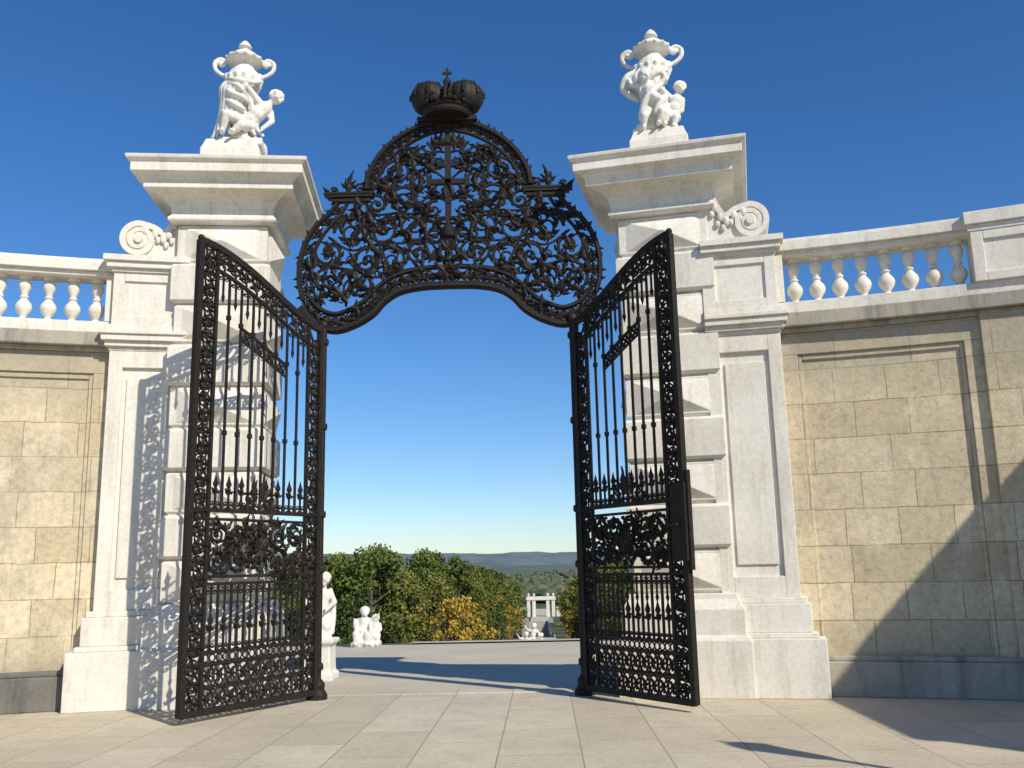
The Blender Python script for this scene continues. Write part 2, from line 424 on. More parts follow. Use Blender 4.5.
BAL=[(.055,0),(.065,.0),(.065,.035),(.04,.045),(.032,.06),(.05,.09),(.078,.14),(.084,.18),(.074,.22),(.045,.26),(.032,.285),(.045,.295),(.045,.31),(.032,.32),(.04,.36),(.06,.41),(.066,.45),(.055,.49),(.035,.51),(.06,.52),(.065,.53),(.065,.56)]
def curved_wall(side,TE=36.5):
    root=empty('curved_garden_wall',(side*7,-2,0))
    ts=T1
    mb=MB()
    arc(mb,side,16.06,16.55,ts,TE,0,4.42,n=16)
    arc(mb,side,16.0,16.07,ts,TE,4.14,4.42)
    peds=[(24.0,27.2),(32.8,35.8)]
    arc(mb,side,16.0,16.07,ts,ts+.7,.45,4.14)
    for a,b in peds:
        arc(mb,side,16.0,16.07,a-.7,b+.7,.45,4.14)
        arc(mb,side,15.93,16.01,a,b,.45,4.44)
    seg=[(ts+.7,peds[0][0]-.7),(peds[0][1]+.7,peds[1][0]-.7)]
    for a,b in seg:
        for q in ((a,a+.18,.45,4.14),(b-.18,b,.45,4.14),(a+.18,b-.18,4.07,4.14)):
            arc(mb,side,16.03,16.07,*q)
    par(mb.build('wall_face',[WALL],bevel=.01),root)
    mb=MB()
    arc(mb,side,15.90,16.6,ts,TE,0,.40); arc(mb,side,15.94,16.6,ts,TE,.40,.46)
    par(mb.build('wall_base',[DARKST if side<0 else GREY],bevel=.015),root)
    mb=MB()
    arc(mb,side,15.93,16.6,ts,TE,4.42,4.48); arc(mb,side,15.84,16.65,ts,TE,4.48,4.66)
    par(mb.build('coping',[GREY],bevel=.014),root)
    mb=MB()
    arc(mb,side,15.93,16.4,ts,TE,4.66,4.82)
    arc(mb,side,15.96,16.37,ts,TE,5.44,5.50); arc(mb,side,15.90,16.43,ts,TE,5.50,5.63); arc(mb,side,15.94,16.39,ts,TE,5.63,5.67)
    for a,b in peds:
        arc(mb,side,15.90,16.43,a,b,4.82,5.45); arc(mb,side,15.86,16.47,a-.1,b+.1,5.45,5.53); arc(mb,side,15.82,16.5,a-.2,b+.2,5.53,5.69)
        for q in ((a,a+.5,4.82,5.45),(b-.5,b,4.82,5.45),(a+.5,b-.5,4.82,4.93),(a+.5,b-.5,5.34,5.45)):
            arc(mb,side,15.87,15.905,*q)
    arc(mb,side,15.92,16.41,ts,ts+.35,4.82,5.45)
    par(mb.build('balustrade_rails',[STONE],bevel=.008),root)
    mb=MB()
    rng=[(ts+.35,peds[0][0]),(peds[0][1],peds[1][0])]
    for a,b in rng:
        n=int(round(rad(b-a)*16.1/.30)); st=(b-a)/n
        for i in range(n):
            t=a+st*(i+.5)
            M=wallframe(side,t,16.165); p=M.translation
            mb.lathe([(r*1.22,z*1.11) for r,z in BAL],(p.x,p.y,4.82),14)
    par(mb.build('balusters',[STONE],angle=40),root)

for s in (-1,1):
    pier(s); pilaster(s); curved_wall(s)
mb=MB(); mb.box(9.7,10.5,-9.2,-3.2,0,4.9); par_root=empty('offscreen_shadow_wall',(10,-6,0))  # unseen wall out of frame, added to cast the diagonal shadow at right
par(mb.build('wall_face',[WALL],bevel=.01),par_root)
mb=MB(); mb.box(9.6,10.6,-9.3,-3.1,4.9,5.1); mb.box(9.65,10.55,-9.25,-3.15,5.1,5.85); mb.box(9.6,10.6,-9.3,-3.1,5.85,6.0)
par(mb.build('parapet',[STONE],bevel=.01),par_root)
mb=MB(); LP=(6.25,-7.35,0)
mb.lathe([(.16,0),(.16,.1),(.10,.2),(.07,.5),(.045,.9),(.04,3.2),(.06,3.25),(.03,3.3)],LP,14)
mb.lathe([(.09,3.3),(.16,3.75),(.19,3.78),(.10,3.95),(.03,4.0),(.02,4.1)],LP,6)
mb.build('offscreen_shadow_post',[IRON],angle=40)  # unseen lantern-topped post, added for its thin shadow on the paving

# ---------------------------------------------------------------- ironwork
def leaf(mb,x,z,ang,L,W,y=0,curl=.25):
    n=6; vs=[];fs=[]
    for i in range(n+1):
        t=i/n; a=ang+curl*t
        px=x+math.cos(a)*L*t; pz=z+math.sin(a)*L*t
        wd=W*math.sin(math.pi*min(1,(t*.93+.07))**.75)*(1.0 if i%2 else .62)
        nx,nz=-math.sin(a),math.cos(a); yy=y-.05*L*4*t*(1-t)-.15*L*t*t
        vs+=[(px+nx*wd,yy+.012,pz+nz*wd),(px,yy-.012,pz),(px-nx*wd,yy+.012,pz-nz*wd)]
    for i in range(n):
        a=3*i;b=a+3
        fs+=[(a,b,b+1,a+1),(a+1,b+1,b+2,a+2)]
    mb.add(vs,fs)
def spiral(mb,cx,cz,r,start,turns,d,th=.016,leaves=True,ball=True):
    n=int(14*turns)+6; pts=[];rs=[]
    for i in range(n):
        f=i/(n-1); a=start+d*turns*TAU*f; rr=r*(1-.84*f**.85)
        pts.append((cx+rr*math.cos(a),0,cz+rr*math.sin(a))); rs.append(th*(1-.4*f))
    mb.tube(pts,rs,6)
    if ball: mb.ell(pts[-1],th*1.7,6,5)
    if leaves:
        k=max(3,int(6*turns)) 
        for i in range(k):
            f=(i+.3)/k*.62; a=start+d*turns*TAU*f; rr=r*(1-.84*f**.85)
            leaf(mb,cx+rr*math.cos(a),cz+rr*math.sin(a),a+d*random.uniform(.5,1.1),r*random.uniform(.42,.62),r*.18,0,d*.6)
        for q in range(3): leaf(mb,pts[-1][0],pts[-1][2],random.uniform(0,6),r*.38,r*.15)
def ring(mb,cx,cz,r,th=.01,sx=1,n=14):
    mb.tube([(cx+r*sx*math.cos(TAU*i/n),0,cz+r*math.sin(TAU*i/n)) for i in range(n+1)],th,5,caps=False)
def band(mb,pts,th,n=6,flat=1.0):
    mb.tube([(p[0],0,p[1]) for p in catmull([(a,b,0) for a,b in pts],8)],th,n,flat=flat)

A=[(0,5.36),(.35,5.35),(.65,5.29),(.85,5.16),(1.0,4.99),(1.22,4.85),(1.5,4.77),(1.76,4.87),(1.95,5.10)]
B=[(0,5.62),(.38,5.60),(.72,5.51),(.95,5.35),(1.12,5.17),(1.30,5.06),(1.5,5.0),(1.70,5.08),(1.84,5.25)]
C=[(1.42,6.72),(1.56,6.48),(1.80,6.22),(1.95,5.88),(1.98,5.5),(1.92,5.2)]
C2=[(1.30,6.70),(1.44,6.42),(1.66,6.15),(1.80,5.85),(1.83,5.55),(1.78,5.3)]
D=[(1.10,6.78),(1.07,7.0),(.93,7.27),(.72,7.50),(.47,7.66),(.22,7.76),(0,7.80)]
D2=[(.96,6.78),(.93,6.97),(.80,7.20),(.62,7.38),(.40,7.52),(.2,7.60),(0,7.63)]
def inpoly(x,z,P):
    c=False;j=len(P)-1
    for i in range(len(P)):
        if ((P[i][1]>z)!=(P[j][1]>z)) and x<(P[j][0]-P[i][0])*(z-P[i][1])/(P[j][1]-P[i][1])+P[i][0]: c=not c
        j=i
    return c
HALF=[(0,5.55),(.6,5.48),(.95,5.3),(1.2,5.05),(1.5,5.0),(1.75,5.2),(1.85,5.6),(1.75,6.0),(1.4,6.5),(1.25,6.72),(.95,6.8),(.85,7.1),(.6,7.4),(0,7.6)]
SP=[(1.52,5.42,.30,0,1.8,1),(1.58,5.88,.22,1,1.6,-1),(1.18,5.38,.18,2,1.4,1),(1.28,6.16,.25,0,1.7,1),(1.08,5.74,.22,3,1.6,-1),(.74,5.74,.22,0,1.6,1),(.40,5.82,.18,2,1.4,-1),
    (.86,6.18,.23,1,1.7,-1),(.46,6.22,.22,4,1.6,1),(.18,6.05,.13,0,1.3,1),(.20,6.45,.14,2,1.3,-1),(.96,6.56,.16,0,1.5,1),(.62,6.62,.21,3,1.7,-1),(.68,7.02,.21,0,1.7,1),(.34,6.90,.16,1,1.4,-1),
    (.36,7.28,.19,2,1.6,1),(.14,7.15,.11,0,1.3,-1),(.14,7.46,.10,3,1.3,1),(.62,7.28,.10,0,1.3,-1),(.86,6.86,.08,0,1.2,1),(1.46,6.30,.10,0,1.2,1),(.15,5.75,.09,0,1.2,1)]
rst=random.getstate()
mb=MB()
for sgn in (1,-1):
    random.seed(21)
    mb.M=Matrix.Translation((-.03,0,0))@Matrix.Scale(sgn*1.04,4,(1,0,0))
    for P,th in ((A,.055),(B,.032),(C,.036),(C2,.024),(D,.042),(D2,.026)): band(mb,P,th,8,1.3)
    mb.tube([(p[0],.06,p[1]-.01) for p in catmull([(a,b,0) for a,b in A],8)],.035,6)
    for P,Q,k in ((A,B,15),(C,C2,8),(D,D2,11)):
        p=catmull([(a,b,0) for a,b in P],10); q=catmull([(a,b,0) for a,b in Q],10)
        for i in range(k):
            j=int((i+.5)/k*(len(p)-1)); m=(p[j]+q[j])/2; g=(p[j]-q[j]).length/2
            j2=min(j+1,len(p)-1); tg=p[j2]-p[j-1]; a=math.atan2(tg.y,tg.x)
            ring(mb,m.x,m.y,g*.72,.013)
            for da in (0,math.pi): leaf(mb,m.x,m.y,a+da,g*1.5,g*.5)
            for da in (math.pi/2,-math.pi/2): leaf(mb,m.x,m.y,a+da,g*.8,g*.36)
    for s in SP: spiral(mb,s[0],s[1],s[2],s[3],s[4],s[5],.025)
    for V in ([(0.05,5.65),(.25,5.98),(.62,5.98),(.95,5.98),(1.3,5.9),(1.6,6.1)],[(.1,5.65),(.55,5.6),(.95,5.5),(1.3,5.62),(1.75,5.7)],
              [(.04,6.6),(.3,6.62),(.42,6.42),(.66,6.42),(1.05,6.4),(1.3,6.45)],[(.04,6.9),(.3,7.08),(.5,6.85),(.85,6.75)],[(.04,7.3),(.2,7.3),(.5,7.12),(.62,7.2)],
              [(1.35,5.1),(1.38,5.4),(1.2,5.6),(1.3,5.85)],[(.7,5.5),(.9,5.9),(1.05,6.3),(1.1,6.6)],[(.3,5.6),(.55,6.0),(.4,6.45),(.5,6.85),(.45,7.1)]):
        band(mb,V,.018,6)
    tufts=[];tries=0
    while len(tufts)<52 and tries<4000:
        tries+=1
        x=random.uniform(0,1.85); z=random.uniform(5.0,7.55)
        if inpoly(x,z,HALF) and all((x-a)**2+(z-b)**2>.15**2 for a,b in tufts): tufts.append((x,z))
    for (x,z) in tufts:
        a0=random.uniform(0,TAU); k=random.choice((4,5,6,7))
        for q in range(k):
            L=random.uniform(.10,.19); leaf(mb,x,z,a0+TAU*q/k+random.uniform(-.3,.3),L,L*.29,random.uniform(-.06,.02),random.uniform(-.9,.9))
        mb.ell((x,-.02,z),random.uniform(.022,.042),7,6)
        if random.random()<.5: spiral(mb,x+random.uniform(-.1,.1),z+random.uniform(-.1,.1),random.uniform(.05,.09),a0,1.2,random.choice((-1,1)),.013,False)
    for P,k in ((C,12),(D,15)):
        p=catmull([(a,b,0) for a,b in P],10)
        for i in range(k):
            j=int((i+.5)/k*(len(p)-1)); tg=p[min(j+1,len(p)-1)]-p[j-1]; a=math.atan2(tg.y,tg.x)
            out=a+math.pi/2 if P is C else a-math.pi/2
            leaf(mb,p[j].x,p[j].y,out+random.uniform(-.9,.9),.09,.03)
    mb.box(1.0,1.62,-.07,.07,6.66,6.70); mb.box(.98,1.66,-.08,.08,6.70,6.73); mb.box(1.04,1.56,-.05,.05,6.60,6.64)
    mb.lathe([(.05,0),(.03,.03),(.045,.07),(.05,.10),(.02,.15)],(1.34,0,6.73),10)
    for a,L in ((.3,.13),(1.0,.15),(2.1,.15),(2.8,.13),(1.57,.26)): leaf(mb,1.34,6.82,a,L,.04,0,.3)
    spiral(mb,1.18,6.80,.08,0,1.4,1,.016); spiral(mb,1.54,6.79,.07,0,1.4,-1,.015)
    leaf(mb,1.6,6.76,.5,.12,.035)
    spiral(mb,1.80,5.05,.12,math.pi/2,1.5,-1,.02)
mb.M=Matrix.Translation((-.03,0,0))
mb.box(-.04,.04,-.04,.04,5.6,7.62); mb.box(-.27,.27,-.04,.04,6.82,6.89)
mb.box(-.14,.14,-.035,.035,7.08,7.12); mb.box(-.18,.18,-.035,.035,6.3,6.34)
for x in (-.27,.27): mb.box(x-.03,x+.03,-.05,.05,6.78,6.93)
mb.lathe([(.03,0),(.10,.05),(.12,.14),(.06,.22),(.03,.26)],(0,0,6.0),12)
mb.lathe([(.03,0),(.07,.05),(.06,.12),(.03,.16)],(0,0,5.66),12)
over=empty('wrought_iron_overthrow',(0,0,6)); gob=mb.build('scrollwork',[IRON],angle=40,fix=False); par(gob,over)
# crown
mb=MB(); mb.M=Matrix.Translation((-.03,0,0))
mb.lathe([(.34,0),(.36,.03),(.34,.06),(.32,.09),(.35,.12),(.33,.15)],(0,0,7.78),24)
mb.box(-.42,.42,-.1,.1,7.74,7.80)
for i in range(16):
    a=TAU*i/16; mb.ell((.36*math.cos(a),.36*math.sin(a),7.95),.035,6,5)
for i in range(8):
    a=TAU*i/8+.2; mb.lathe([(.03,0),(.05,.04),(.02,.09),(.035,.12),(.005,.17)],(.33*math.cos(a),.33*math.sin(a),7.94),6)
for sx in (-1,1):
    for k in range(9):
        a=TAU*k/9
        mb.ell((sx*.25+.11*math.cos(a),.11*math.sin(a),8.11),(.16,.16,.21),10,8)
    for k in range(4):
        a=k*math.pi/4
        arcp=[(sx*.25+.277*math.cos(a)*math.cos(t),.277*math.sin(a)*math.cos(t),8.09+.255*math.sin(t)) for t in [math.pi*j/12 for j in range(13)]]
        mb.tube(arcp,.018,5)
        for q in arcp[1::2]: mb.ell(q,.027,6,5)
    mb.ell((sx*.25,0,8.345),.03,6,5)
mb.tube([(0,-.3*math.cos(t),7.96+.38*math.sin(t)) for t in [math.pi*j/14 for j in range(15)]],.03,6)
mb.ell((0,0,8.37),.06,10,8); mb.box(-.018,.018,-.016,.016,8.4,8.58); mb.box(-.065,.065,-.014,.014,8.49,8.525)
cr=mb.build('crown',[IRON],angle=50); par(cr,over)

def gate_leaf(hinge,outer,lock,seed):
    random.seed(seed)
    h=Vector((hinge[0],hinge[1],0)); o=Vector((outer[0],outer[1],0)); u=(o-h).normalized(); W=(o-h).length
    nrm=Vector((-u.y,u.x,0))
    if nrm.y>0: nrm=-nrm
    M=Matrix.Identity(4)
    for i in range(3): M[i][0]=u[i];M[i][1]=-nrm[i];M[i][2]=(0,0,1)[i];M[i][3]=h[i]
    root=empty('wrought_iron_gate_leaf',h)
    mb=MB(); mb.M=M
    def top(x):
        t=min(1,max(0,(x/W)));t=t**.85
        return 4.74+.66*(t*t*(3-2*t))
    a0,a1,b0,b1=.03,.25,W-.29,W-.03
    for x,tk in ((a0,.034),(a1,.020),(b0,.020),(b1,.036)):
        mb.box(x-tk,x+tk,-tk,tk,.08,top(x)-.0)
    for x in (a0,b1): mb.ell((x,0,top(x)+.03),.04,8,6)
    for z,tk in ((.10,.034),(.60,.018),(.72,.018),(1.46,.018),(1.54,.016),(2.18,.016),(2.28,.022)):
        mb.box(a0,b1,-tk*1.1,tk*1.1,z-tk,z+tk)
    K=24
    tp=[(a0+(b1-a0)*i/K,0,top(a0+(b1-a0)*i/K)) for i in range(K+1)]
    mb.tube(tp,.05,4); mb.tube([(x,0,z-.27) for x,y,z in tp],.026,4)
    ws=b0-a1
    n=9
    for i in range(n):
        x=a1+ws*(i+.5)/n; z=top(x)-.135
        spiral(mb,x,z,.105,i*1.3,1.4,1 if i%2 else -1,.016,False)
        for q in range(5): leaf(mb,x,z,q*TAU/5+.6,.13,.038)
    for (xa,xb) in ((a0,a1),(b0,b1)):
        xm=(xa+xb)/2; r=(xb-xa)/2-.03; z=.22; i=0
        while z<top(xm)-.12:
            d=1 if i%2 else -1
            spiral(mb,xm,z,r,math.pi/2*d,1.5,d,.014,False)
            band(mb,[(xm-d*r*.9,z),(xm-d*r*.6,z+.08),(xm+d*r*.6,z+.11),(xm+d*r*.95,z+.19)],.011,5)
            for q in (.5,1.6,2.7,3.7,4.7,5.8): leaf(mb,xm,z,q+random.uniform(-.2,.2),random.uniform(.095,.125),.030,-.01,.5*d)
            for q in (-1,1): leaf(mb,xm+q*r*.2,z+.095,math.pi/2-q*1.0,.09,.026,0,.3)
            z+=.185; i+=1
    nb=8; st=ws/nb
    for i in range(1,nb):
        x=a1+st*i
        mb.box(x-.0125,x+.0125,-.0125,.0125,2.28,top(x)-.27)
        mb.box(x-.0125,x+.0125,-.0125,.0125,.72,1.46)
        for z in (3.15,top(x)-.80): mb.box(x-.022,x+.022,-.022,.022,z,z+.055)
        mb.lathe([(.03,0),(.022,.03),(.03,.06),(.016,.10)],(x,0,2.28),8)
    def spear(x,z0,z1):
        mb.box(x-.010,x+.010,-.010,.010,z0,z1)
        mb.lathe([(.009,0),(.03,.035),(.018,.06),(.036,.10),(.018,.15),(.001,.22)],(x,0,z1-.02),6)
        leaf(mb,x,z1-.03,.6,.09,.026); leaf(mb,x,z1-.03,math.pi-.6,.09,.026)
    for i in range(nb):
        x=a1+st*(i+.5)
        spear(x,2.28,2.50); spear(x,.72,.98)
        zt=top(x)-.27
        mb.box(x-.010,x+.010,-.010,.010,zt-.26,zt); mb.lathe([(.001,-.14),(.024,-.06),(.012,0)],(x,0,zt-.24),6)
        for q in (-1,1):
            spiral(mb,x+q*st*.24,zt-.06,st*.24,math.pi/2,1.2,q,.009,False)
            spiral(mb,x+q*st*.24,2.35,st*.24,-math.pi/2,1.2,-q,.009,False)
            spiral(mb,x+q*st*.24,1.38,st*.24,math.pi/2,1.2,q,.009,False)
            spiral(mb,x+q*st*.24,.78,st*.22,-math.pi/2,1.2,-q,.009,False)
        mb.box(x-.009,x+.009,-.009,.009,1.24,1.46); mb.lathe([(.001,-.12),(.022,-.05),(.01,0)],(x,0,1.25),6)
    k0,k1=a1+st*2,a1+st*6
    pr=[(k0+(k1-k0)*i/10,0,top(k0+(k1-k0)*i/10)-.80) for i in range(11)]
    mb.tube(pr,.022,4); mb.tube([(x,0,z-.15) for x,y,z in pr],.016,4)
    for i in range(4):
        x=k0+(k1-k0)*(i+.5)/4; ring(mb,x,top(x)-.875,.06,.012)
        for q in range(4): leaf(mb,x,top(x)-.875,q*1.57+.8,.09,.028)
    zc=1.86
    for i in range(5):
        x=a1+ws*(i+.5)/5
        for zz,d in ((zc+.15,1),(zc-.15,-1)):
            spiral(mb,x,zz,.15,i*2.1+zz,1.7,d*(1 if i%2 else -1),.020)
    for i in range(170):
        x=random.uniform(a1,b0); z=random.uniform(1.56,2.16); L=random.uniform(.08,.15)
        leaf(mb,x,z,random.uniform(0,TAU),L,L*.28,random.uniform(-.04,.03),random.uniform(-.7,.7))
        if i%5==0: mb.ell((x,-.02,z),.022,6,5)
    xm=(a1+b0)/2
    for q in (-1,1):
        spiral(mb,xm+q*.17,2.42,.13,math.pi*(q<0),1.4,-q,.016)
        leaf(mb,xm+q*.05,2.4,math.pi/2-q*.4,.26,.05)
    leaf(mb,xm,2.4,math.pi/2,.34,.055,-.03,0)
    for q in range(10): leaf(mb,xm,zc,TAU*q/10,.17,.045,-.05,.4)
    mb.ell((xm,-.04,zc),(.05,.04,.05),8,6)
    n=9
    for i in range(n):
        x=a1+ws*(i+.5)/n; g=ws/n/2
        for zz in (.225,.475):
            ring(mb,x,zz,.115,.015,g/.115)
            mb.tube([(x-g,0,zz-.12),(x+g,0,zz+.12)],.011,4); mb.tube([(x+g,0,zz-.12),(x-g,0,zz+.12)],.011,4)
            for q in range(4): leaf(mb,x,zz,q*1.571,.075,.024)
            mb.ell((x,0,zz),.028,6,5)
    mb.box(a1,b0,-.013,.013,.340,.364)
    for i in range(16):
        x=a1+ws*(i+.5)/16; ring(mb,x,.66,.040,.010)
    par(mb.build('ironwork_panel',[IRON],angle=40,fix=False),root)
    mb=MB(); mb.M=M
    mb.tube([(-.06,.03,0),(-.06,.03,4.78)],.05,10); mb.ell((-.06,.03,4.83),.07,10,8)
    mb.lathe([(.13,0),(.13,.06),(.09,.12),(.10,.18),(.06,.24)],(-.06,.03,0),14)
    for z in (.35,1.55,2.25,3.4,4.55): mb.lathe([(.062,0),(.075,.02),(.075,.07),(.062,.09)],(-.06,.03,z),12)
    if lock:
        mb.box(W-.20,W+.03,-.055,.06,1.60,2.46); mb.box(W-.0,W+.06,-.025,.03,1.5,2.6)
        mb.tube([(W-.1,-.09,2.0),(W-.1,-.05,2.0)],.03,8); mb.tube([(W-.1,-.09,2.0),(W-.2,-.10,1.99)],.014,6)
    else:
        mb.box(W-.03,W+.01,-.03,.03,1.7,2.3)
    par(mb.build('hinge_post',[IRON],bevel=.004),root)
gate_leaf((-1.73,-.12),(-2.75,-1.96),False,3)
gate_leaf((1.64,-.12),(2.76,-1.66),True,4)
random.setstate(rst)

# ---------------------------------------------------------------- sculpture
def sculpt(name,mb,F,vox=.014,mat=STATUE,root=None):
    ob=mb.build(name,[mat],smooth=True,fix=True)
    ob.matrix_world=F
    r=ob.modifiers.new('remesh','REMESH'); r.mode='VOXEL'; r.voxel_size=vox; r.use_smooth_shade=True
    s=ob.modifiers.new('smooth','SMOOTH'); s.factor=.5; s.iterations=2
    return ob
def limb(mb,pts,rs):
    for i in range(len(pts)-1): mb.cap(pts[i],pts[i+1],rs[i],rs[i+1])
def putto(mb,J,s=1.0):
    pel,che,hd=Vector(J['pel']),Vector(J['che']),Vector(J['head'])
    limb(mb,[pel,(pel+che)/2,che],[.125*s,.115*s,.12*s]); mb.ell(pel,(.13*s,.12*s,.12*s))
    mb.ell((pel+che)/2+Vector((0,-.03*s,0)),(.11*s,.11*s,.12*s))
    nk=che+(hd-che)*.55; limb(mb,[che,nk,hd],[.09*s,.05*s,.06*s])
    mb.ell(hd,(.095*s,.105*s,.115*s))
    f=Vector(J.get('face',(0,-1,0))).normalized(); up=Vector((0,0,1)); sd_=f.cross(up).normalized()
    mb.ell(hd+f*.105*s,(.018*s,.022*s,.025*s),8,6)
    for q in (-1,1):
        mb.ell(hd+f*.07*s+sd_*q*.045*s-up*.03*s,.04*s,8,6); mb.ell(hd+sd_*q*.098*s,(.02*s,.02*s,.03*s),6,5)
        mb.ell(hd+f*.088*s+sd_*q*.035*s+up*.035*s,(.025*s,.02*s,.012*s),6,5)
    mb.ell(hd+f*.08*s-up*.085*s,.03*s,8,6)
    rr=random.Random(5)
    for i in range(26):
        a=rr.uniform(0,TAU);z=rr.uniform(.15,1); v=Vector((math.cos(a)*math.sqrt(1-z*z),math.sin(a)*math.sqrt(1-z*z),z))
        if v.dot(f)>.72: continue
        mb.ell(hd+v*.10*s,.03*s,6,5)
    for side in ('l','r'):
        sh,el,ha=[Vector(p) for p in J['arm_'+side]]
        limb(mb,[sh,el,ha],[.058*s,.045*s,.032*s]); d=(ha-el).normalized()
        mb.ell(ha+d*.03*s,(.035*s,.035*s,.03*s),8,6)
        for k in range(5):
            o=Vector((math.cos(k*.8-1.6),-.4,math.sin(k*.8-1.6)))*.03*s
            mb.cap(ha+d*.03*s+o*.7,ha+d*.085*s+o,.012*s,.009*s,6)
        hp,kn,ft=[Vector(p) for p in J['leg_'+side]]
        limb(mb,[hp,kn,ft],[.095*s,.07*s,.042*s]); mb.ell(kn+(ft-kn)*.35,(.06*s,.06*s,.07*s))
        mb.ell(ft+Vector((0,-.05*s,-.01*s)),(.035*s,.08*s,.03*s),8,6)
def urn(mb,z,s=1.0,x=0):
    prof=[(.10,0),(.13,.02),(.12,.05),(.07,.08),(.06,.11),(.09,.14),(.17,.22),(.215,.32),(.225,.40),(.19,.48),(.135,.54),(.12,.59),(.15,.62),(.22,.65),(.24,.68),(.235,.70),(.18,.715),(.165,.75),(.13,.79),(.07,.82),(.045,.84),(.07,.87),(.078,.905),(.06,.94),(.03,.975),(.001,1.0)]
    mb.lathe([(r*s,zz*s) for r,zz in prof],(x,0,z),24)
    for i in range(14):
        a=TAU*i/14; mb.cap((x+.17*s*math.cos(a),.17*s*math.sin(a),z+.22*s),(x+.225*s*math.cos(a),.225*s*math.sin(a),z+.38*s),.018*s,.026*s,6)
        mb.ell((x+.232*s*math.cos(a),.232*s*math.sin(a),z+.685*s),.024*s,6,5)
        mb.ell((x+.075*s*math.cos(a),.075*s*math.sin(a),z+.885*s),.018*s,6,5)
    for q in (-1,1):
        pts=[(x+q*.17*s,0,z+.44*s),(x+q*.27*s,0,z+.46*s),(x+q*.36*s,0,z+.54*s),(x+q*.37*s,0,z+.65*s),(x+q*.29*s,0,z+.70*s),(x+q*.25*s,0,z+.63*s),(x+q*.30*s,0,z+.60*s)]
        mb.tube(catmull(pts,6),[.030*s]*37,8)
        mb.ell((x+q*.30*s,0,z+.63*s),.036*s,8,6)
        mb.ell((x+q*.20*s,-.03,z+.42*s),(.05*s,.07*s,.06*s),8,6)
def drape(mb,paths,r=.035):
    for p in paths:
        c=catmull(p,6); n=len(c)
        mb.tube(c,[r*(.7+.6*math.sin(math.pi*i/(n-1))) for i in range(n)],8)
def rock(mb,rx,ry,h,seed=1):
    rr=random.Random(seed)
    mb.box(-rx,rx,-ry,ry,0,h*.5)
    for i in range(16): mb.ell((rr.uniform(-rx,rx)*.8,rr.uniform(-ry,ry)*.8,h*.5),(rr.uniform(.07,.14),rr.uniform(.07,.14),rr.uniform(h*.35,h*.8)),8,6)

def statue_left():
    mb=MB(); rock(mb,.30,.27,.2)
    mb.lathe([(.24,.1),(.20,.35),(.17,.6),(.16,.72)],(-.02,.02,0),14)
    urn(mb,.72,1.10,-.02)
    for k in range(9):
        a=math.pi*1.02+k*.27
        cx,cy=math.cos(a),math.sin(a)
        drape(mb,[[(-.02+.22*cx,.22*cy,1.14-.03*k),(-.05+.27*cx,.25*cy,.98-.02*k),(-.08+.22*cx,.24*cy,.75),(-.07+.26*cx,.27*cy,.45),(-.04+.32*cx+.03*k-.08,.28*cy,.14)]],.034)
    drape(mb,[[(-.24,-.08,1.12),(-.08,-.28,1.0),(.14,-.26,.98),(.24,-.08,1.1)],[(-.24,-.1,.95),(-.15,-.28,.8),(.05,-.3,.7),(.2,-.28,.55)],[(-.26,-.1,.75),(-.12,-.3,.62),(.08,-.32,.5)],
      [(-.2,-.2,1.0),(-.02,-.3,.88),(.12,-.3,.70),(.16,-.3,.5)],[(-.28,-.1,.6),(-.2,-.28,.45),(-.02,-.34,.3)]],.032)
    putto(mb,dict(pel=(.12,-.24,.36),che=(.31,-.22,.58),head=(.47,-.22,.77),face=(.75,-.6,-.1),
        arm_l=((.24,-.28,.66),(.12,-.34,.82),(.02,-.26,.96)),arm_r=((.38,-.16,.56),(.42,-.22,.38),(.32,-.28,.25)),
        leg_l=((.06,-.28,.34),(-.16,-.40,.38),(-.22,-.34,.14)),leg_r=((.16,-.22,.30),(.04,-.40,.22),(-.08,-.38,.12))),.95)
    return mb
